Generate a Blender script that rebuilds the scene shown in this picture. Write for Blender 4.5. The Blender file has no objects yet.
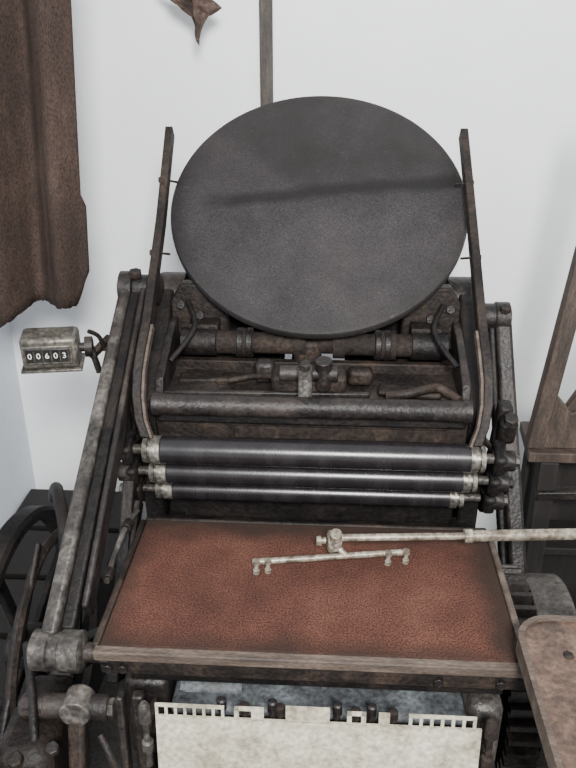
import bpy, bmesh, math, random
from mathutils import Vector, Matrix, Euler
random.seed(4)
scene=bpy.context.scene
COL=scene.collection
# ---------------------------------------------------------------- materials
def lin(c):
    return tuple(((x/255)/12.92 if x/255<=.04045 else ((x/255+.055)/1.055)**2.4) for x in c)+(1,)
def mat(name,cols,scale=12,rough=.6,metal=0,bump=.15,fine=140,stretch=(1,1,1),rvar=.15,detail=8,spec=.5,k=.80,grit=.6,dust=.0):
    m=bpy.data.materials.new(name);m.use_nodes=True
    cols=[tuple(x*k for x in c) for c in cols]
    nt=m.node_tree;N=nt.nodes;L=nt.links
    b=N['Principled BSDF']
    tc=N.new('ShaderNodeTexCoord');mp=N.new('ShaderNodeMapping');mp.inputs['Scale'].default_value=stretch
    L.new(tc.outputs['Object'],mp.inputs[0])
    n1=N.new('ShaderNodeTexNoise');n1.inputs['Scale'].default_value=scale;n1.inputs['Detail'].default_value=detail;n1.inputs['Roughness'].default_value=.68
    n2=N.new('ShaderNodeTexNoise');n2.inputs['Scale'].default_value=fine;n2.inputs['Detail'].default_value=4
    L.new(mp.outputs[0],n1.inputs[0]);L.new(mp.outputs[0],n2.inputs[0])
    r=N.new('ShaderNodeValToRGB');el=r.color_ramp.elements
    q=len(cols)
    pos=[.34+.34*i/(q-1) for i in range(q)]
    el[0].position=pos[0];el[0].color=lin(cols[0]);el[1].position=pos[-1];el[1].color=lin(cols[-1])
    for i in range(1,q-1):
        e=el.new(pos[i]);e.color=lin(cols[i])
    L.new(n1.outputs['Fac'],r.inputs[0])
    g=N.new('ShaderNodeMapRange');g.inputs['From Min'].default_value=.32;g.inputs['From Max'].default_value=.68;g.inputs['To Min'].default_value=.12;g.inputs['To Max'].default_value=.88
    L.new(n2.outputs['Fac'],g.inputs['Value'])
    mx=N.new('ShaderNodeMix');mx.data_type='RGBA';mx.blend_type='OVERLAY';mx.inputs[0].default_value=grit
    L.new(r.outputs[0],mx.inputs[6]);L.new(g.outputs[0],mx.inputs[7])
    col=mx.outputs[2]
    if dust:
        n3=N.new('ShaderNodeTexNoise');n3.inputs['Scale'].default_value=scale*.45;n3.inputs['Detail'].default_value=10;n3.inputs['Roughness'].default_value=.75
        L.new(tc.outputs['Object'],n3.inputs[0])
        ge=N.new('ShaderNodeNewGeometry');sx=N.new('ShaderNodeSeparateXYZ');L.new(ge.outputs['Normal'],sx.inputs[0])
        up=N.new('ShaderNodeMapRange');up.inputs['From Min'].default_value=.0;up.inputs['From Max'].default_value=1;up.inputs['To Min'].default_value=.25;up.inputs['To Max'].default_value=1
        L.new(sx.outputs['Z'],up.inputs['Value'])
        dm=N.new('ShaderNodeMapRange');dm.inputs['From Min'].default_value=.47;dm.inputs['From Max'].default_value=.68;dm.inputs['To Max'].default_value=dust
        L.new(n3.outputs['Fac'],dm.inputs['Value'])
        ml=N.new('ShaderNodeMath');ml.operation='MULTIPLY';L.new(dm.outputs[0],ml.inputs[0]);L.new(up.outputs[0],ml.inputs[1])
        m3=N.new('ShaderNodeMix');m3.data_type='RGBA';L.new(ml.outputs[0],m3.inputs[0]);L.new(col,m3.inputs[6]);m3.inputs[7].default_value=lin((78,65,57))
        col=m3.outputs[2]
    L.new(col,b.inputs['Base Color'])
    b.inputs['Metallic'].default_value=metal
    b.inputs['Specular IOR Level'].default_value=spec
    mr=N.new('ShaderNodeMapRange');mr.inputs['To Min'].default_value=max(0,rough-rvar);mr.inputs['To Max'].default_value=min(1,rough+rvar)
    L.new(n1.outputs['Fac'],mr.inputs['Value']);L.new(mr.outputs[0],b.inputs['Roughness'])
    bp=N.new('ShaderNodeBump');bp.inputs['Strength'].default_value=bump;bp.inputs['Distance'].default_value=.004
    ad=N.new('ShaderNodeMath');ad.operation='ADD';L.new(n1.outputs['Fac'],ad.inputs[0]);L.new(n2.outputs['Fac'],ad.inputs[1])
    L.new(ad.outputs[0],bp.inputs['Height']);L.new(bp.outputs[0],b.inputs['Normal'])
    return m
M={}
M['iron']=mat('iron_dark_greasy',[(34,30,29),(56,49,47),(96,87,81)],14,.48,.0,.4,dust=.4,k=.52,spec=.32)
M['iron2']=mat('iron_brown_grease',[(32,27,24),(56,46,41),(98,79,66)],16,.6,.0,.5,dust=.4,k=.52,spec=.25)
M['black']=mat('iron_black',[(20,18,18),(34,30,29),(58,49,45)],18,.55,.0,.4,dust=.2,k=.50,spec=.25)
M['grey']=mat('iron_grey_worn',[(42,38,36),(86,81,76),(138,133,126)],16,.45,.15,.4,dust=.3,k=.70,spec=.38)
M['rust']=mat('rusty_iron',[(42,35,32),(62,50,44),(94,78,67)],22,.8,.0,.5,k=.58,spec=.25)
M['felt']=mat('rust_red_board',[(82,54,47),(98,64,54),(112,76,64)],9,.95,.0,.5,fine=400,grit=.85,spec=.10,k=.79)
M['wood']=mat('old_wood',[(72,59,51),(102,86,74),(136,118,104)],9,.7,0,.3,stretch=(1,6,6),k=.72)
M['woodY']=mat('old_wood_grain',[(58,48,42),(88,73,63),(118,99,86)],7,.7,0,.3,stretch=(6,6,1),k=.72)
M['wooddark']=mat('old_wood_dark',[(34,28,25),(50,42,37),(68,58,50)],7,.75,0,.3,stretch=(6,6,1),k=.50)  # dark wood; its colour also paints the shade below the rack shelf
M['steel']=mat('steel_worn',[(100,90,76),(150,140,124),(190,182,168)],40,.42,.35,.15,k=.84)
M['brass']=mat('steel_dull',[(92,88,82),(136,131,122),(176,172,164)],30,.38,.6,.2,k=.84)
M['roller']=mat('roller_black',[(40,37,40),(50,46,49),(62,58,61)],8,.27,0,.05,stretch=(1,4,4),rvar=.05,spec=.5,grit=.3,k=.62)
M['cream']=mat('cream_sheet_metal',[(140,131,110),(190,183,163),(208,202,185)],14,.55,.1,.2,k=.95,grit=.4)
M['blue']=mat('blue_grey_paint',[(60,62,64),(98,103,107),(134,140,146)],14,.6,.1,.35,k=.72)
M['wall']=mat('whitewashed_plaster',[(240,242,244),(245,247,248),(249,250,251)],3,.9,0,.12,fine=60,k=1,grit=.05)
M['wallL']=mat('whitewashed_plaster_shaded',[(210,216,224),(219,225,233),(228,233,239)],3,.9,0,.12,fine=60,k=1,grit=.08)  # same plaster tinted greyer and bluer, painting in the side wall's shading
M['floor']=mat('concrete_floor',[(60,58,56),(84,80,76),(104,98,92)],6,.85,0,.3,k=.6)
M['cloth']=mat('brown_cloth',[(58,47,42),(74,59,52),(92,76,68)],5,.9,0,.2,fine=220,stretch=(2,2,.8),k=.72,spec=.2)
M['leaf']=mat('dry_leaf',[(50,36,30),(84,64,54),(118,94,82)],40,.8,0,.4)
M['ctr']=mat('counter_casing',[(74,70,64),(110,105,96),(146,140,130)],30,.4,.4,.2,k=.80)
M['dark']=mat('window_black',[(24,22,22),(30,28,27),(38,36,34)],20,.4,0,.02,k=1)
M['white']=mat('digit_white',[(205,203,196),(216,214,206),(228,226,220)],20,.6,0,.0,k=1,grit=.1)
M['trim']=mat('dark_wood_trim',[(64,57,53),(90,82,76),(116,108,100)],10,.7,0,.3,stretch=(8,8,1),k=.74)
M['tray']=mat('rusty_tray',[(44,34,29),(100,77,63),(144,119,102)],9,.6,.0,.35,k=.80)
def MTH(N,L):
    def mth(op,*a):
        n=N.new('ShaderNodeMath');n.operation=op
        for i,x in enumerate(a):
            if isinstance(x,(int,float)): n.inputs[i].default_value=x
            else: L.new(x,n.inputs[i])
        return n.outputs[0]
    return mth
def maprange(N,L,src,a,b,c,d):
    mr=N.new('ShaderNodeMapRange')
    for k,v in(('From Min',a),('From Max',b),('To Min',c),('To Max',d)):mr.inputs[k].default_value=v
    L.new(src,mr.inputs['Value']);return mr.outputs[0]
def disc_mat():
    m=mat('ink_disc_steel',[(54,50,52),(70,66,68),(88,83,85)],5,.5,.0,.12,fine=420,rvar=.12,grit=.85,k=.60,spec=.36)
    nt=m.node_tree;N=nt.nodes;L=nt.links;b=N['Principled BSDF'];mth=MTH(N,L)
    src=b.inputs['Base Color'].links[0].from_socket
    tc=N.new('ShaderNodeTexCoord');sp=N.new('ShaderNodeSeparateXYZ');L.new(tc.outputs['Object'],sp.inputs[0])
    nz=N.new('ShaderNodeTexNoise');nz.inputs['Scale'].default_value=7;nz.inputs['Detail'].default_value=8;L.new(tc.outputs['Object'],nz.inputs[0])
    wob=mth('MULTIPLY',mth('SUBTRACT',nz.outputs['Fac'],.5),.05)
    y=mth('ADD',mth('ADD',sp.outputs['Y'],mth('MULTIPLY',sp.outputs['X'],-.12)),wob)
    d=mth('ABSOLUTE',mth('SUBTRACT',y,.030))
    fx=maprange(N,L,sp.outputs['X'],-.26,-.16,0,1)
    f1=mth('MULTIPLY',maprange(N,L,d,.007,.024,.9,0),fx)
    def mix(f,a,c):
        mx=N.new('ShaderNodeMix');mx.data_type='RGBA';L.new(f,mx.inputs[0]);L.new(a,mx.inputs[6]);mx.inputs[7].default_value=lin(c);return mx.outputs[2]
    c=mix(f1,src,(12,9,10))  # dark band painted into the disc colour to imitate a reflection
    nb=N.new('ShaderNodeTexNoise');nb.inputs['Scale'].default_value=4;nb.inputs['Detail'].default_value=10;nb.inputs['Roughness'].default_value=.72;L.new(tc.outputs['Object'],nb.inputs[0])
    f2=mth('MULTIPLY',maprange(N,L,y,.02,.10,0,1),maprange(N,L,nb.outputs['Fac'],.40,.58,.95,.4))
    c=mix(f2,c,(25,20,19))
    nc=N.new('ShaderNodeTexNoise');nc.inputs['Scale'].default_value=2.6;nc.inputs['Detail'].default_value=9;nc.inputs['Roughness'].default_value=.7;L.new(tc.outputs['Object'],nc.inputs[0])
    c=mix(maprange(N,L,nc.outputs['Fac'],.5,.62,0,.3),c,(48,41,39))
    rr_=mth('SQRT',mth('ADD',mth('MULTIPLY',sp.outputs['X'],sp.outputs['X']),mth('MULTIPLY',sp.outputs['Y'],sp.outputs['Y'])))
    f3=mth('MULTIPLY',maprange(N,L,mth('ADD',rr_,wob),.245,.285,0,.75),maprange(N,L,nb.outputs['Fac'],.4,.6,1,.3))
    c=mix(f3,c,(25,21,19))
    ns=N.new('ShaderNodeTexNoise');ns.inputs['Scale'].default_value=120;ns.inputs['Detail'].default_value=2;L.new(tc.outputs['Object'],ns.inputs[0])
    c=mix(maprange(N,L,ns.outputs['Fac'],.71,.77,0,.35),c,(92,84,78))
    L.new(c,b.inputs['Base Color'])
    return m
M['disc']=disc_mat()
def felt_edges():
    m=M['felt'];nt=m.node_tree;N=nt.nodes;L=nt.links;b=N['Principled BSDF'];mth=MTH(N,L)
    src=b.inputs['Base Color'].links[0].from_socket
    tc=N.new('ShaderNodeTexCoord');sp=N.new('ShaderNodeSeparateXYZ');L.new(tc.outputs['Object'],sp.inputs[0])
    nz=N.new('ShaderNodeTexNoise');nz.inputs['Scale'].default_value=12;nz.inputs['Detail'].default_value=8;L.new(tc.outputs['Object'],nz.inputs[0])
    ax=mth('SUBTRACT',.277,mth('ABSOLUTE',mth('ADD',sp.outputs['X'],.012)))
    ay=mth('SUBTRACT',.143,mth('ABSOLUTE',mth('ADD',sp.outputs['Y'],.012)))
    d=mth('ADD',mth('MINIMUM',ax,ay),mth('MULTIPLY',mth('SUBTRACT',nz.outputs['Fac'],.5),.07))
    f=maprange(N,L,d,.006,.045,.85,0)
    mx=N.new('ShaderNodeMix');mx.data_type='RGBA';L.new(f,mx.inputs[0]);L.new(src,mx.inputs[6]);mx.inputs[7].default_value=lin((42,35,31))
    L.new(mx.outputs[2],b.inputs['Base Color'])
felt_edges()
# ---------------------------------------------------------------- helpers
def empty(name,loc=(0,0,0)):
    o=bpy.data.objects.new(name,None);COL.objects.link(o);o.location=loc;return o
def finish(name,bm,m,parent=None,bevel=0,smooth=True,mw=None):
    bmesh.ops.recalc_face_normals(bm,faces=bm.faces)
    me=bpy.data.meshes.new(name);bm.to_mesh(me);bm.free()
    o=bpy.data.objects.new(name,me);COL.objects.link(o)
    me.materials.append(M[m] if isinstance(m,str) else m)
    if mw is not None:o.matrix_world=mw
    if parent:
        o.parent=parent
        o.matrix_parent_inverse=Matrix.Translation(parent.location).inverted()
    if smooth:
        for p in me.polygons:p.use_smooth=True
        me.set_sharp_from_angle(angle=math.radians(38))
    if bevel:
        b=o.modifiers.new('b','BEVEL');b.width=bevel;b.segments=2;b.limit_method='ANGLE';b.angle_limit=math.radians(40)
    return o
def box(name,c,s,m,parent,rot=(0,0,0),bevel=.003):
    bm=bmesh.new();bmesh.ops.create_cube(bm,size=1)
    bmesh.ops.scale(bm,vec=s,verts=bm.verts)
    mw=Matrix.Translation(c)@Euler([math.radians(a) for a in rot]).to_matrix().to_4x4()
    return finish(name,bm,m,parent,bevel,mw=mw)
def frame(p1,p2,hint=Vector((1,0,0))):
    p1=Vector(p1);p2=Vector(p2);z=(p2-p1).normalized()
    x=hint-z*hint.dot(z)
    if x.length<.05:
        hint=Vector((0,0,1));x=hint-z*hint.dot(z)
    x.normalize();y=z.cross(x)
    R=Matrix((x,y,z)).transposed().to_4x4()
    return Matrix.Translation((p1+p2)/2)@R,(p2-p1).length
def bar(name,p1,p2,w,h,m,parent,bevel=.003):
    mw,l=frame(p1,p2);bm=bmesh.new();bmesh.ops.create_cube(bm,size=1)
    bmesh.ops.scale(bm,vec=(w,h,l),verts=bm.verts)
    return finish(name,bm,m,parent,bevel,mw=mw)
def cyl(name,p1,p2,r,m,parent,r2=None,seg=28,bevel=.002):
    mw,l=frame(p1,p2);bm=bmesh.new()
    bmesh.ops.create_cone(bm,cap_ends=True,segments=seg,radius1=r,radius2=r if r2 is None else r2,depth=l)
    return finish(name,bm,m,parent,bevel,mw=mw)
def lathe(name,p1,p2,prof,m,parent,seg=32):
    mw,l=frame(p1,p2);bm=bmesh.new();rings=[]
    for t,r in prof:
        z=(t-.5)*l
        rings.append([bm.verts.new((r*math.cos(2*math.pi*i/seg),r*math.sin(2*math.pi*i/seg),z)) for i in range(seg)])
    for a,b in zip(rings,rings[1:]):
        for i in range(seg):
            bm.faces.new((a[i],a[(i+1)%seg],b[(i+1)%seg],b[i]))
    bm.faces.new(rings[0]);bm.faces.new(rings[-1])
    return finish(name,bm,m,parent,0,mw=mw)
def prism(name,pts,axis,c,t,m,parent,bevel=.003):
    bm=bmesh.new()
    def v(a,b,k):
        return {'x':(k,a,b),'y':(a,k,b),'z':(a,b,k)}[axis]
    lo=[bm.verts.new(v(a,b,c-t/2)) for a,b in pts];hi=[bm.verts.new(v(a,b,c+t/2)) for a,b in pts]
    n=len(pts);bm.faces.new(lo);bm.faces.new(hi)
    for i in range(n):bm.faces.new((lo[i],lo[(i+1)%n],hi[(i+1)%n],hi[i]))
    return finish(name,bm,m,parent,bevel)
def tube(name,pts,r,m,parent,seg=10,smooth=True):
    pts=[Vector(p) for p in pts]
    if smooth and len(pts)>2:
        q=[]
        for i in range(len(pts)-1):
            p0=pts[max(0,i-1)];p1=pts[i];p2=pts[i+1];p3=pts[min(len(pts)-1,i+2)]
            for k in range(6):
                t=k/6;q.append(.5*((2*p1)+(-p0+p2)*t+(2*p0-5*p1+4*p2-p3)*t*t+(-p0+3*p1-3*p2+p3)*t**3))
        q.append(pts[-1]);pts=q
    bm=bmesh.new();rings=[];prev=None
    for i,p in enumerate(pts):
        d=(pts[min(i+1,len(pts)-1)]-pts[max(i-1,0)]).normalized()
        h=prev if prev is not None else (Vector((1,0,0)) if abs(d.x)<.9 else Vector((0,0,1)))
        x=(h-d*h.dot(d)).normalized();prev=x;y=d.cross(x)
        rings.append([bm.verts.new(p+(x*math.cos(a)+y*math.sin(a))*r) for a in [2*math.pi*j/seg for j in range(seg)]])
    for a,b in zip(rings,rings[1:]):
        for i in range(seg):bm.faces.new((a[i],a[(i+1)%seg],b[(i+1)%seg],b[i]))
    bm.faces.new(rings[0]);bm.faces.new(rings[-1])
    return finish(name,bm,m,parent)
def ribbon(name,pts,w,t,m,parent,bevel=.002):
    bm=bmesh.new();rings=[];P_=[Vector(p) for p in pts]
    for i,p in enumerate(P_):
        d=(P_[min(i+1,len(P_)-1)]-P_[max(i-1,0)]).normalized()
        n=d.cross(Vector((1,0,0))).normalized()
        rings.append([bm.verts.new(p+Vector((a*w/2,0,0))+n*b*t/2) for a,b in((-1,-1),(1,-1),(1,1),(-1,1))])
    for a,b in zip(rings,rings[1:]):
        for i in range(4):bm.faces.new((a[i],a[(i+1)%4],b[(i+1)%4],b[i]))
    bm.faces.new(rings[0]);bm.faces.new(rings[-1])
    return finish(name,bm,m,parent,bevel)
def bolt(name,p,d,r,h,m,parent):
    p=Vector(p);d=Vector(d).normalized()
    return cyl(name,p,p+d*h,r,m,parent,seg=6,bevel=.001)
def gearpts(cy,cz,r1,r2,n):
    o=[]
    for i in range(n):
        for f,r in((0,r1),(.28,r1),(.42,r2),(.72,r2),(.86,r1)):
            a=2*math.pi*(i+f)/n;o.append((cy+r*math.cos(a),cz+r*math.sin(a)))
    return o
def ring_wheel(name,x,c,R,rw,t,m,parent,spokes=6):
    bm=bmesh.new();seg=72;prof=[(R-rw,-t/2),(R-.006,-t/2),(R,-t/2+.006),(R,t/2-.006),(R-.006,t/2),(R-rw,t/2)]
    rings=[[bm.verts.new((x+px,c[0]+pr*math.cos(2*math.pi*i/seg),c[1]+pr*math.sin(2*math.pi*i/seg))) for pr,px in prof] for i in range(seg)]
    k=len(prof)
    for i in range(seg):
        a=rings[i];b=rings[(i+1)%seg]
        for j in range(k):bm.faces.new((a[j],a[(j+1)%k],b[(j+1)%k],b[j]))
    o=finish(name,bm,m,parent)
    for s in range(spokes):
        a=2*math.pi*s/spokes+.3
        bar(name+'_spoke_%d'%s,(x,c[0],c[1]),(x,c[0]+(R-rw*.7)*math.cos(a),c[1]+(R-rw*.7)*math.sin(a)),.014,.022,m,parent)
    cyl(name+'_hub',(x-t*.7,c[0],c[1]),(x+t*.7,c[0],c[1]),.045,m,parent)
    return o
# ---------------------------------------------------------------- room
def slab(name,c,s,m): return box(name,c,s,m,None,bevel=0)
slab('floor',(0.3,.6,-.03),(3.0,3.6,.06),'floor')
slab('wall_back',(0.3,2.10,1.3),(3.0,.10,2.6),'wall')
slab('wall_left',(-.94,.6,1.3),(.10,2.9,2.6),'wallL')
box('trim_1',(-.140,2.043,1.45),(.032,.014,2.2),'trim',None,bevel=.002)
# ---------------------------------------------------------------- press
P=empty('letterpress_printing_press',(0,1.2,0))
tilt=math.radians(39.5)
dc=Vector((.002,1.50,1.278))
nrm=Vector((0,-math.sin(tilt),math.cos(tilt)))
def discmesh():
    bm=bmesh.new();seg=128;R=.286
    prof=[(R-.012,.0055),(R-.003,.004),(R,.0),(R,-.009),(R-.006,-.013)]
    rings=[[bm.verts.new((r*math.cos(2*math.pi*i/seg),r*math.sin(2*math.pi*i/seg),z)) for i in range(seg)] for r,z in prof]
    for a,b in zip(rings,rings[1:]):
        for i in range(seg):bm.faces.new((a[i],a[(i+1)%seg],b[(i+1)%seg],b[i]))
    bm.faces.new(rings[0]);bm.faces.new(rings[-1])
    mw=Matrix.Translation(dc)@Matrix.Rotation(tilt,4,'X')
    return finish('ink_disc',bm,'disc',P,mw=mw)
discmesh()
lathe('disc_hub',dc-nrm*.012,dc-nrm*.16,[(0,.09),(.15,.085),(.3,.04),(1,.035)],'iron2',P)
for k in range(6):
    a=k*math.pi/3+.2
    u=Vector((math.cos(a),math.sin(a)*math.cos(tilt),math.sin(a)*math.sin(tilt)))
    bar('disc_rib_%d'%k,dc-nrm*.025+u*.04,dc-nrm*.018+u*.26,.012,.014,'iron2',P)
bar('disc_bracket',(-.02,1.56,1.14),(-.02,1.42,.95),.05,.05,'iron2',P,.006)
def rail(s,tag):
    xt=.298 if s<0 else .281
    x1=.289 if s<0 else .284
    pts=[(s*xt,1.600,1.403),(s*x1,1.42,1.262),(s*.284,1.235,1.128),(s*.286,1.20,1.100),(s*.288,1.17,1.070),(s*.288,1.150,1.035),(s*.283,1.135,1.00),(s*.272,1.122,.972)]
    ribbon('roller_rail_'+tag,pts,.0150,.028,'iron2',P)
    pts2=[(p[0]-s*.010,p[1]-.004,p[2]) for p in pts[2:]]
    ribbon('roller_rail_liner_'+tag,pts2,.005,.016,'wood',P,.001)
    for t in(.28,.66):
        p=Vector(pts[0]).lerp(Vector(pts[2]),t)
        cyl('rail_pin_%s_%d'%(tag,int(t*100)),p,(p.x-s*.022,p.y+.02,p.z-.008),.0022,'iron2',P,seg=10)
        bolt('rail_bolt_%s_%d'%(tag,int(t*100)),(p.x+s*.007,p.y,p.z),(s,0,0),.006,.004,'iron2',P)
rail(-1,'left');rail(1,'right')
sidep=[(1.16,0),(1.62,0),(1.60,.12),(1.50,.30),(1.50,1.02),(1.46,1.12),(1.42,1.145),(1.37,1.135),(1.33,1.09),(1.22,1.03),(1.185,1.00),(1.18,.84),(1.19,.6),(1.17,.3),(1.10,.1),(1.08,0)]
for s,t in((-1,'left'),(1,'right')):
    prism('side_casting_'+t,sidep,'x',s*.285,.035,'black',P,.005)
    cyl('casting_lug_'+t,(s*.25,1.435,1.115),(s*.30,1.435,1.115),.046,'iron',P)
    prism('bearing_plate_'+t,[(s*.275,1.0),(s*.275,1.12),(s*.25,1.16),(s*.205,1.16),(s*.165,1.10),(s*.155,1.0)],'y',1.385,.03,'iron2',P,.004)
    prism('rear_plate_'+t,[(s*.27,.98),(s*.27,1.15),(s*.20,1.18),(s*.10,1.13),(s*.06,1.04),(s*.06,.98)],'y',1.45,.02,'black',P,.004)
    box('bearing_cap_'+t,(s*.205,1.355,1.065),(.055,.05,.06),'iron2',P)
    cyl('bearing_tube_'+t,(s*.178,1.33,1.062),(s*.245,1.33,1.062),.026,'black',P)
    for q in((.215,1.10),(.25,1.12),(.25,1.05)):
        bolt('bearing_bolt_%s_%d'%(t,int(q[1]*100+q[0]*1000)),(s*q[0],1.372,q[1]),(0,-1,.2),.009,.010,'iron',P)
    tube('spring_rod_'+t,[(s*.235,1.36,1.13),(s*.215,1.30,1.10),(s*.25,1.24,1.06)],.005,'black',P)
    prism('bed_gusset_'+t,[(1.18,.98),(1.36,.98),(1.36,1.10),(1.30,1.085),(1.20,1.045)],'x',s*.262,.014,'iron',P,.002)
lathe('cross_shaft',(-.178,1.33,1.062),(.178,1.33,1.062),[(0,.022),(.10,.022),(.10,.027),(.17,.027),(.17,.020),(.40,.020),(.40,.026),(.46,.026),(.46,.018),(.60,.018),(.60,.026),(.66,.026),(.66,.020),(.84,.020),(.84,.027),(.92,.027),(.92,.021),(1,.021)],'rust',P)
for i,x in enumerate((-.135,-.118,.118,.135)):
    cyl('shaft_collar_%d'%i,(x-.006,1.33,1.062),(x+.006,1.33,1.062),.028,'iron',P)
box('shaft_centre_yoke',(-.01,1.33,1.05),(.05,.045,.05),'iron2',P,bevel=.01)
# bed top
box('bed_body',(0,1.315,.70),(.52,.25,.54),'black',P,bevel=.006)
box('bed_top_plate',(0,1.245,1.002),(.53,.16,.016),'iron',P,rot=(4,0,0))
box('bed_back_lip',(0,1.318,1.018),(.52,.018,.03),'iron2',P)
lathe('bed_front_bar',(-.270,1.155,1.018),(.270,1.155,1.018),[(0,.012),(.01,.020),(.03,.020),(.035,.018),(.965,.018),(.97,.020),(.99,.020),(1,.012)],'iron',P)
box('bed_front_step',(0,1.172,.998),(.52,.03,.03),'black',P)
box('bed_front_face',(0,1.178,.955),(.53,.02,.07),'iron2',P)
box('bed_rust_strip',(.05,1.166,.964),(.36,.006,.022),'rust',P,bevel=.001)
bar('lever_bar',(-.255,1.195,1.020),(.10,1.20,1.022),.010,.010,'iron',P)
box('tympan_ridge_left',(-.17,1.27,1.014),(.14,.03,.014),'iron2',P,rot=(4,0,4),bevel=.004)
box('latch_post',(-.01,1.175,1.048),(.024,.026,.075),'grey',P,rot=(-8,0,0),bevel=.006)
cyl('latch_cross_knob',(-.055,1.205,1.058),(.045,1.205,1.058),.014,'iron',P)
box('latch_plate',(-.005,1.23,1.035),(.13,.055,.035),'iron2',P,bevel=.008)
cyl('latch_boss',(.02,1.21,1.03),(.02,1.20,1.085),.015,'iron',P)
bolt('latch_nut',(-.01,1.165,1.085),(0,-.2,1),.010,.010,'iron',P)
tube('latch_link',[(-.06,1.23,1.04),(-.10,1.25,1.03),(-.15,1.25,1.02)],.006,'iron2',P)
box('latch_side_lug',(-.085,1.265,1.035),(.035,.03,.04),'iron',P,bevel=.008)
box('latch_side_lug_b',(.085,1.262,1.03),(.045,.03,.03),'iron2',P,bevel=.008)
tube('throw_off_handle',[(.13,1.20,1.022),(.16,1.19,1.030),(.19,1.20,1.034),(.215,1.215,1.032),(.235,1.205,1.026),(.25,1.185,1.022)],.008,'iron2',P)
box('handle_pad',(.17,1.225,1.018),(.11,.03,.012),'iron2',P,rot=(4,0,-6),bevel=.005)
# rollers
def roller(i,y,z,r,x0,x1):
    cyl('ink_roller_%d'%i,(x0+.03,y,z),(x1-.022,y,z),r,'roller',P,seg=48,bevel=.003)
    lathe('roller_end_l_%d'%i,(x0,y,z),(x0+.032,y,z),[(0,r*.6),(.05,r*.92),(.3,r*.98),(.32,r*.8),(.45,r*.8),(.47,r*1.02),(.95,r*1.02),(1,r*.9)],'brass',P)
    lathe('roller_end_r_%d'%i,(x1-.026,y,z),(x1,y,z),[(0,r*.9),(.05,r*1.04),(.5,r*1.04),(.52,r*.8),(.65,r*.8),(.68,r*.98),(.95,r*.95),(1,r*.6)],'brass',P)
    cyl('roller_core_%d'%i,(x0-.03,y,z),(x1+.03,y,z),r*.36,'grey',P)
roller(1,1.12,.950,.0235,-.279,.288)
roller(2,1.14,.896,.0215,-.276,.283)
roller(3,1.158,.849,.0185,-.272,.268)
for s,t in((-1,'left'),(1,'right')):
    xo=.007 if s>0 else 0
    for i,(y,z) in enumerate(((1.12,.950),(1.14,.896),(1.158,.849))):
        box('saddle_%s_%d'%(t,i),(s*.305+xo,y+.005,z),(.020,.05,.040),'black',P,rot=(20,0,0),bevel=.006)
        cyl('saddle_cap_%s_%d'%(t,i),(s*.306+xo,y-.005,z),(s*.328+xo,y-.005,z),.017,'iron',P)
        bolt('saddle_nut_%s_%d'%(t,i),(s*.326+xo,y-.005,z),(s,0,0),.010,.010,'iron2' if i==1 else 'grey',P)
        cyl('saddle_rod_%s_%d'%(t,i),(s*.30+xo,y,z+.01),(s*.30+xo,y+.13,z-.03),.006,'iron',P)
    box('saddle_block_'+t,(s*.318+xo,1.15,.99),(.03,.03,.05),'black',P,rot=(20,0,0),bevel=.008)
    bolt('saddle_top_nut_'+t,(s*.318+xo,1.135,1.01),(0,-.5,1),.012,.014,'iron',P)
    bar('saddle_spine_'+t,(s*.315+xo,1.165,1.03),(s*.308+xo,1.20,.80),.024,.03,'black',P,.006)
bar('pull_arm_left_outer',(-.348,1.36,1.145),(-.338,.785,.842),.022,.040,'grey',P,.006)
bar('pull_arm_left_web',(-.330,1.355,1.143),(-.318,.80,.845),.020,.024,'black',P,.004)
bar('pull_arm_left_inner',(-.313,1.35,1.145),(-.300,.83,.855),.010,.040,'iron',P,.004)
lathe('pull_arm_left_head',(-.365,1.37,1.150),(-.285,1.37,1.150),[(0,.02),(.05,.032),(.35,.032),(.38,.026),(.7,.026),(.73,.030),(.95,.030),(1,.02)],'iron',P)
bolt('pull_arm_left_nut',(-.33,1.36,1.176),(0,-.2,1),.012,.012,'iron2',P)
lathe('pull_arm_left_boss',(-.362,.775,.835),(-.288,.775,.835),[(0,.018),(.06,.027),(.35,.027),(.38,.024),(.55,.024),(.58,.028),(.94,.028),(1,.020)],'grey',P)
cyl('boss_shaft',(-.29,.775,.835),(-.235,.775,.832),.013,'iron',P)
bolt('boss_nut',(-.266,.775,.835),(1,0,0),.018,.014,'iron2',P)
bar('pull_arm_right',(.345,1.37,1.105),(.385,1.10,.60),.030,.040,'iron',P,.006)
bar('pull_arm_right_rib',(.326,1.36,1.09),(.360,1.10,.60),.012,.024,'black',P,.004)
lathe('pull_arm_right_head',(.30,1.37,1.107),(.36,1.37,1.107),[(0,.02),(.05,.025),(.5,.025),(.55,.028),(.95,.028),(1,.02)],'iron',P)
bolt('pull_arm_right_nut',(.345,1.35,1.125),(0,-.3,1),.010,.010,'iron2',P)
# feed board
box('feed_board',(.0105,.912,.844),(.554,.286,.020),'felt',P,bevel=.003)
prism('feed_board_edge_front',[(-.272,.838),(.296,.838),(.296,.853),(-.272,.853)],'y',.763,.014,'wood',P,.002)
box('feed_board_apron_front',(.014,.768,.824),(.560,.012,.026),'iron2',P,bevel=.002)
box('feed_board_edge_left',(-.272,.912,.842),(.010,.286,.026),'iron2',P)
box('feed_board_edge_right',(.293,.912,.842),(.010,.286,.026),'wood',P)
box('feed_board_edge_back',(.011,1.058,.842),(.56,.008,.026),'iron2',P)
box('feed_board_under_rail',(.02,.790,.798),(.50,.03,.020),'black',P)
for i,x in enumerate((-.255,-.235,.18,.26)):
    bolt('front_bolt_%d'%i,(x,.762,.824),(0,-1,0),.007,.007,'iron',P)
for i,x in enumerate((-.2,.22)):
    bar('feed_board_bracket_%d'%i,(x,.80,.82),(x,1.16,.62),.02,.03,'black',P)
box('platen_edge',(.0,1.125,.785),(.53,.05,.03),'black',P)
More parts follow.
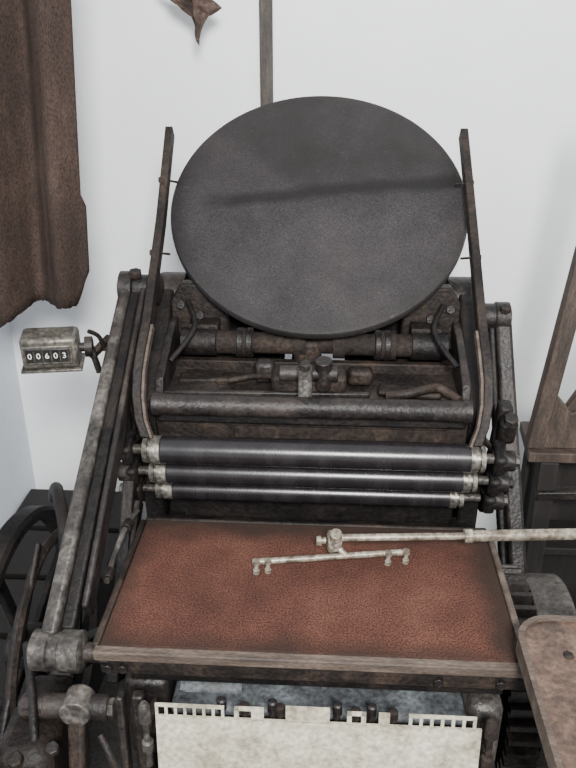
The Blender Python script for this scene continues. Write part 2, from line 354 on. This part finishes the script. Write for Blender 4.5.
box('platen_clip',(-.03,1.095,.812),(.12,.012,.012),'grey',P,bevel=.001)
box('platen_clip_b',(.19,1.095,.812),(.05,.012,.012),'iron2',P,bevel=.001)
box('platen_clip_c',(-.18,1.10,.812),(.06,.012,.010),'iron2',P,bevel=.001)
tube('side_wire_left',[(-.285,1.07,.86),(-.292,1.02,.862),(-.294,.95,.855),(-.292,.90,.85)],.0045,'grey',P)
cyl('side_wire_collar',(-.289,1.035,.862),(-.291,1.015,.862),.009,'iron2',P)
cyl('side_wire_collar_b',(-.293,.925,.853),(-.292,.905,.851),.008,'iron2',P)
bar('platen_lever_left',(-.30,1.13,.84),(-.31,1.0,.70),.016,.03,'black',P)
prism('lower_frame_left',[(.80,0),(.84,.3),(.86,.78),(1.20,.78),(1.2,.0)],'x',-.245,.03,'black',P)
prism('lower_frame_right',[(.80,0),(.84,.3),(.86,.78),(1.20,.78),(1.2,.0)],'x',.27,.03,'black',P)
box('painted_apron',(.025,.84,.64),(.40,.18,.26),'blue',P,bevel=.012)
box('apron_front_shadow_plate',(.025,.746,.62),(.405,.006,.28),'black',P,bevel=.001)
lathe('apron_roll_left',(-.165,.79,.765),(-.08,.79,.765),[(0,.012),(.1,.016),(.9,.016),(1,.012)],'blue',P)
box('painted_apron_shoulder',(.245,.80,.69),(.05,.10,.20),'grey',P,bevel=.015)
box('apron_ledge',(-.21,.80,.72),(.06,.06,.14),'iron',P,bevel=.008)
# cream comb plate
def comb():
    bm=bmesh.new();x0,x1=-.184,.232;zt=.809;zb=.56;y=.716;t=.003
    def b(xa,xb,za,zb_):
        r=bmesh.ops.create_cube(bm,size=1)['verts']
        bmesh.ops.scale(bm,vec=(xb-xa,t,zb_-za),verts=r);bmesh.ops.translate(bm,vec=((xa+xb)/2,y,(za+zb_)/2),verts=r)
    slot=.018;zl=zt-slot
    b(x0,x1,zb,zl)
    def windows(xa,n,p,w):
        b(xa,xa+n*p+(p-w),zt-.004,zt)
        for i in range(n+1): b(xa+i*p,xa+i*p+(p-w),zl-.001,zt-.003)
    windows(x0,7,.0122,.0085)
    for xa,xb in((-.082,-.076),(-.060,-.044),(.062,.068),(.080,.086),(.102,.116)):
        b(xa,xb,zl-.001,zt)
    b(-.082,-.060,zt-.005,zt);b(.062,.086,zt-.005,zt)
    b(-.016,.040,zl-.001,zt+.004)
    windows(.140,6,.0134,.0093)
    bmesh.ops.rotate(bm,cent=(0,.716,.79),matrix=Matrix.Rotation(math.radians(-6),3,'X'),verts=bm.verts)
    return finish('comb_plate',bm,'cream',P,0,smooth=False)
comb()
for i,x in enumerate((-.100,-.070,-.034,-.024,.050,.074,.094,.122)):
    lathe('comb_screw_%d'%i,(x,.731,.765),(x,.731,.800 if i%2 else .808),[(0,.004),(.6,.004),(.6,.0062),(.95,.0062),(1,.004)],'rust' if i%2 else 'iron',P,seg=12)
for s,x in(('l',-.198),('r',.244)):
    lathe('comb_plate_post_'+s,(x,.715,.70),(x,.715,.812),[(0,.005),(.25,.005),(.25,.008),(.38,.008),(.4,.0045),(.7,.0045),(.72,.0085),(.95,.008),(1,.004)],'grey' if s=='l' else 'rust',P,seg=16)
    bar('comb_post_arm_'+s,(x,.715,.76),(x*1.0,.80,.76),.010,.012,'iron2',P)
# lower-left mechanism
cyl('crank_pin',(-.33,.72,.795),(-.245,.72,.795),.016,'iron',P)
cyl('crank_boss',(-.285,.70,.80),(-.285,.735,.80),.020,'grey',P)
bar('crank_arm_a',(-.285,.715,.79),(-.290,.66,.55),.022,.03,'iron2',P,.006)
bar('crank_arm_b',(-.235,.74,.80),(-.228,.70,.50),.010,.022,'iron',P,.003)
bar('crank_arm_c',(-.215,.75,.79),(-.21,.74,.50),.016,.016,'iron',P,.003)
tube('crank_hook',[(-.25,.69,.78),(-.235,.675,.76),(-.228,.67,.73),(-.235,.67,.69),(-.232,.67,.60)],.005,'iron2',P)
bolt('crank_nut',(-.248,.72,.795),(1,0,0),.013,.010,'grey',P)
box('gear_guard',(-.352,.70,.66),(.075,.12,.20),'iron2',P,rot=(-12,0,8),bevel=.018)
box('gear_guard_top',(-.345,.76,.765),(.06,.07,.03),'iron',P,rot=(-14,0,0),bevel=.01)
lathe('guard_disc',(-.395,.63,.73),(-.375,.63,.73),[(0,.05),(.2,.058),(.8,.058),(1,.05)],'grey',P)
bolt('guard_bolt_a',(-.35,.66,.76),(0,-.3,1),.010,.012,'iron2',P)
bolt('guard_bolt_b',(-.31,.68,.76),(0,-.3,1),.009,.010,'iron',P)
tube('guard_strap',[(-.38,.80,.82),(-.355,.74,.79),(-.335,.68,.75),(-.325,.64,.68)],.006,'black',P)
bar('frame_stretcher',(-.33,.79,.80),(-.32,1.15,.55),.03,.04,'black',P)
bar('frame_brace_left',(-.31,1.2,.95),(-.315,.95,.60),.02,.05,'black',P)
bar('treadle_link_b',(-.43,1.0,.84),(-.44,.74,.60),.008,.014,'iron',P)
ring_wheel('flywheel',-.490,(1.02,.595),.250,.020,.038,'black',P,spokes=4)
ring_wheel('drive_pulley',-.435,(1.02,.60),.215,.012,.016,'iron2',P,spokes=3)
cyl('flywheel_shaft',(-.51,1.02,.60),(.46,1.02,.60),.022,'iron',P)
tube('drive_belt',[(-.50,1.25,.76),(-.46,1.17,.835),(-.42,1.08,.875),(-.385,1.00,.86),(-.375,.94,.81),(-.378,.90,.74),(-.385,.87,.62),(-.39,.85,.45)],.011,'black',P)
prism('drive_gear',gearpts(1.02,.60,.152,.170,40),'x',.338,.050,'iron',P,0)
cyl('brake_drum',(.366,1.02,.60),(.43,1.02,.60),.157,'grey',P,seg=64)
# gauge arm on the feed board
tube('gauge_rod',[(.045,.968,.893),(.26,.985,.893)],.0058,'steel',P,smooth=False)
tube('gauge_rod_sleeve',[(.245,.984,.893),(.78,1.03,.893)],.0088,'steel',P,smooth=False,seg=16)
cyl('gauge_rod_post',(.78,1.03,0),(.78,1.03,.92),.014,'iron',P)
cyl('gauge_rod_foot',(.78,1.03,0.001),(.78,1.03,.03),.09,'iron',P)
bolt('sleeve_collar',(.240,.984,.893),(1,.08,0),.012,.012,'steel',P)
box('gauge_clamp',(.043,.965,.889),(.022,.024,.030),'steel',P,rot=(0,0,10),bevel=.005)
lathe('gauge_clamp_screw',(.045,.955,.895),(.045,.945,.918),[(0,.004),(.4,.004),(.4,.009),(.95,.009),(1,.006)],'steel',P,seg=14)
lathe('gauge_clamp_knob',(.03,.965,.89),(.016,.963,.89),[(0,.005),(.5,.005),(.5,.008),(1,.007)],'steel',P,seg=14)
tube('gauge_finger',[(-.078,.930,.872),(.155,.968,.872)],.005,'steel',P,smooth=False)
tube('gauge_link',[(.045,.962,.885),(.060,.952,.874)],.005,'steel',P,smooth=False)
for i,(x,y) in enumerate(((-.072,.931),(-.055,.934),(.125,.963),(.152,.968))):
    lathe('gauge_foot_%d'%i,(x,y-.004,.8545),(x,y-.004,.878),[(0,.005),(.25,.005),(.3,.0035),(.7,.0035),(.72,.006),(1,.005)],'steel',P,seg=12)
# ---------------------------------------------------------------- counter
C=empty('mechanical_stroke_counter',(-.45,1.22,1.08))
Rm=Matrix.Translation((-.454,1.225,1.087))@Euler((math.radians(8),0,math.radians(10))).to_matrix().to_4x4()
def local(name,c,s,m,bevel=.001):
    bm=bmesh.new();bmesh.ops.create_cube(bm,size=1);bmesh.ops.scale(bm,vec=s,verts=bm.verts)
    return finish(name,bm,m,C,bevel,mw=Rm@Matrix.Translation(c))
local('casing',(0,0,0),(.096,.050,.060),'ctr',.007)
local('face_bezel',(-.003,-.0255,.000),(.084,.004,.036),'ctr',.003)
local('face_window',(-.003,-.0278,.000),(.076,.002,.026),'dark')
for i in range(6):
    local('wheel_divider_%d'%i,(-.003-.036+.0144*i,-.029,.0),(.0012,.001,.022),'ctr',0)
local('base_flange',(0,.0,-.032),(.104,.056,.005),'ctr')
for i,chr_ in enumerate('00603'):
    cu=bpy.data.curves.new('d','FONT');cu.body=chr_;cu.size=.015;cu.extrude=.0003;cu.align_x='CENTER';cu.align_y='CENTER'
    to=bpy.data.objects.new('dt',cu);COL.objects.link(to)
    me=bpy.data.meshes.new_from_object(to.evaluated_get(bpy.context.evaluated_depsgraph_get()))
    bpy.data.objects.remove(to)
    do=bpy.data.objects.new('digit_%d'%i,me);COL.objects.link(do);me.materials.clear();me.materials.append(M['white'])
    do.matrix_world=Rm@Matrix.Translation((-.003-.0288+.0144*i,-.0292,.0))@Matrix.Rotation(math.radians(90),4,'X')
    do.parent=C;do.matrix_parent_inverse=Matrix.Translation(C.location).inverted()
lathe('reset_knob',(-.407,1.235,1.085),(-.384,1.24,1.085),[(0,.008),(.4,.008),(.4,.018),(.95,.018),(1,.012)],'iron',C,seg=20)
bar('drive_lever',(-.388,1.235,1.09),(-.378,1.24,1.035),.010,.012,'iron',C)
bar('mount_arm',(-.395,1.25,1.060),(-.366,1.285,1.085),.012,.016,'iron2',C)
tube('linkage',[(-.388,1.235,1.115),(-.376,1.25,1.10),(-.370,1.26,1.07)],.004,'iron2',C)
# ---------------------------------------------------------------- hanging cloth
CL=empty('hanging_brown_curtain',(-.66,1.53,2.25))
def cloth():
    bm=bmesh.new();nx=110;nz=50
    x0,x1=-.872,-.482;grid=[]
    pts=[(0,.99),(.3,1.0),(.54,1.015),(.68,1.055),(.86,1.060),(.94,1.060),(1,1.135)]
    def bottom(t):
        for a,b in zip(pts,pts[1:]):
            if t<=b[0]: return a[1]+(b[1]-a[1])*(t-a[0])/(b[0]-a[0])
        return 1.135
    for i in range(nx+1):
        u=i/nx;x=x0+(x1-x0)*u;zb=bottom(u)+random.uniform(-.002,.002);row=[]
        for j in range(nz+1):
            t=j/nz;z=zb+(2.25-zb)*t
            amp=.034*(1-.8*max(0,(u-.84)/.16))
            ph=u*19+.25*math.sin(z*2.2)
            y=1.53+amp*math.sin(ph)*abs(math.sin(ph))**.3+.002*math.sin(u*50+z*4)
            edge=(.010 if z<1.27 else 0)*max(0,(u-.9)/.1)
            row.append(bm.verts.new((x+edge+(z-1.1)*.062*u,y,z)))
        grid.append(row)
    for i in range(nx):
        for j in range(nz):bm.faces.new((grid[i][j],grid[i+1][j],grid[i+1][j+1],grid[i][j+1]))
    o=finish('cloth',bm,'cloth',CL);s=o.modifiers.new('s','SOLIDIFY');s.thickness=.004
cloth()
cyl('curtain_rod',(-.888,1.53,2.262),(-.40,1.53,2.262),.012,'wood',CL)
# ---------------------------------------------------------------- dried leaf
LF=empty('dried_leaf',(-.28,1.9,1.62))
def leaf():
    bm=bmesh.new()
    out=[(-.085,1.680),(-.05,1.668),(-.02,1.682),(.02,1.678),(.035,1.648),(.058,1.628),(.032,1.612),(.012,1.552),(.000,1.588),(-.012,1.612),(-.035,1.628),(-.060,1.645)]
    rng=random.Random(2)
    vs=[bm.verts.new((-.285+x,1.9+rng.uniform(-.025,.025),z)) for x,z in out]
    c=bm.verts.new((-.288,1.870,1.635))
    for i in range(len(vs)):bm.faces.new((vs[i],vs[(i+1)%len(vs)],c))
    bmesh.ops.subdivide_edges(bm,edges=bm.edges,cuts=3,use_grid_fill=True,fractal=1.3,seed=5)
    o=finish('leaf_blade',bm,'leaf',LF,smooth=False);s=o.modifiers.new('s','SOLIDIFY');s.thickness=.002
leaf()
tube('leaf_stem',[(-.27,1.9,1.655),(-.26,1.92,1.74),(-.27,2.0,1.9),(-.27,2.04,1.95)],.003,'leaf',LF)
cyl('hanging_nail',(-.27,2.03,1.945),(-.27,2.0502,1.95),.004,'iron',LF,bevel=0)
# ---------------------------------------------------------------- wooden rack right
S=empty('wooden_rack',(.75,1.55,0))
bar('rack_post',(.478,1.50,.765),(.550,1.50,1.50),.036,.030,'woodY',S)
prism('rack_cheek',[(.462,.765),(.92,.765),(.92,1.02),(.72,1.02),(.600,.88),(.545,.85),(.500,.90),(.472,.86)],'y',1.505,.03,'woodY',S)
bar('rack_inner_brace',(.545,1.515,.84),(.700,1.515,1.16),.030,.018,'woodY',S)
box('rack_post_far',(.92,1.50,.92),(.04,.03,1.16),'woodY',S)
prism('rack_shelf',[(.462,1.47),(.95,1.47),(.95,1.62),(.475,1.62)],'z',.752,.024,'woodY',S)
for i,(x,y) in enumerate(((.51,1.49),(.51,1.59),(.91,1.49),(.91,1.59))):
    box('rack_leg_%d'%i,(x,y,.370),(.04,.04,.740),'wooddark',S)  # legs and boards below the shelf coloured dark to imitate shade there
box('rack_lower_shelf',(.705,1.54,.50),(.36,.12,.02),'wooddark',S)
box('rack_back_board',(.705,1.60,.37),(.42,.012,.60),'wooddark',S)
box('rack_side_board',(.505,1.54,.40),(.012,.10,.62),'wooddark',S)
bar('rack_cross_rail',(.49,1.475,.66),(.92,1.475,.68),.020,.03,'iron',S)
# low crate along the left wall
K=empty('wooden_crate',(-.71,1.6,0))
box('crate_body',(-.715,1.58,.135),(.32,.86,.27),'wooddark',K,bevel=.004)
for i in range(4):
    box('crate_slat_%d'%i,(-.715,1.26+.213*i,.282),(.335,.19,.018),'wooddark',K,bevel=.003)
# ---------------------------------------------------------------- side delivery tray
T=empty('delivery_tray_table',(.45,.55,0))
def rr(x0,x1,y0,y1,r):
    o=[]
    for cx,cy,a0 in((x1-r,y1-r,0),(x0+r,y1-r,90),(x0+r,y0+r,180),(x1-r,y0+r,270)):
        for k in range(9):
            a=math.radians(a0+90*k/8);o.append((cx+r*math.cos(a),cy+r*math.sin(a)))
    return o
prism('tray_top',rr(.276,.66,.30,.805,.045),'z',.890,.012,'tray',T,.003)
def rim():
    bm=bmesh.new();a=rr(.274,.662,.298,.807,.047);b=rr(.281,.655,.305,.800,.042);n=len(a)
    lo=[bm.verts.new((x,y,.874)) for x,y in a];hi=[bm.verts.new((x,y,.900)) for x,y in a]
    hb=[bm.verts.new((x,y,.900)) for x,y in b];lb=[bm.verts.new((x,y,.874)) for x,y in b]
    for i in range(n):
        j=(i+1)%n
        bm.faces.new((lo[i],lo[j],hi[j],hi[i]));bm.faces.new((hi[i],hi[j],hb[j],hb[i]));bm.faces.new((hb[i],hb[j],lb[j],lb[i]));bm.faces.new((lb[i],lb[j],lo[j],lo[i]))
    finish('tray_rim',bm,'wood',T)
rim()
cyl('tray_post',(.47,.55,0),(.47,.55,.882),.022,'iron',T)
cyl('tray_foot',(.47,.55,0.001),(.47,.55,.03),.15,'iron',T)
for i,(x,y) in enumerate(((.33,.74),(.345,.66),(.325,.60))):
    bolt('tray_rivet_%d'%i,(x,y,.895),(0,0,1),.007,.003,'iron2',T)
# ---------------------------------------------------------------- camera & light
cam=bpy.data.cameras.new('camera');co=bpy.data.objects.new('camera',cam);COL.objects.link(co)
cam.sensor_fit='VERTICAL';cam.sensor_height=24;cam.lens=24.25;cam.clip_start=.02
co.location=(.027,0,1.6);co.rotation_euler=(math.radians(65),0,math.radians(3.2))
scene.camera=co
w=bpy.data.worlds.new('w');scene.world=w;w.use_nodes=True
w.node_tree.nodes['Background'].inputs[0].default_value=(.95,.97,1,1);w.node_tree.nodes['Background'].inputs[1].default_value=1.1
def area(name,loc,target,size,e,col=(1,1,1)):
    l=bpy.data.lights.new(name,'AREA');l.size=size;l.energy=e;l.color=col
    o=bpy.data.objects.new(name,l);COL.objects.link(o);o.location=loc
    o.rotation_euler=(Vector(target)-Vector(loc)).to_track_quat('-Z','Y').to_euler()
area('wall_fill_light',(.2,-.7,2.2),(0,2.0,1.4),.4,118,(1,.985,.96))  # added fill above and behind the camera, brightens the walls; no real fixture
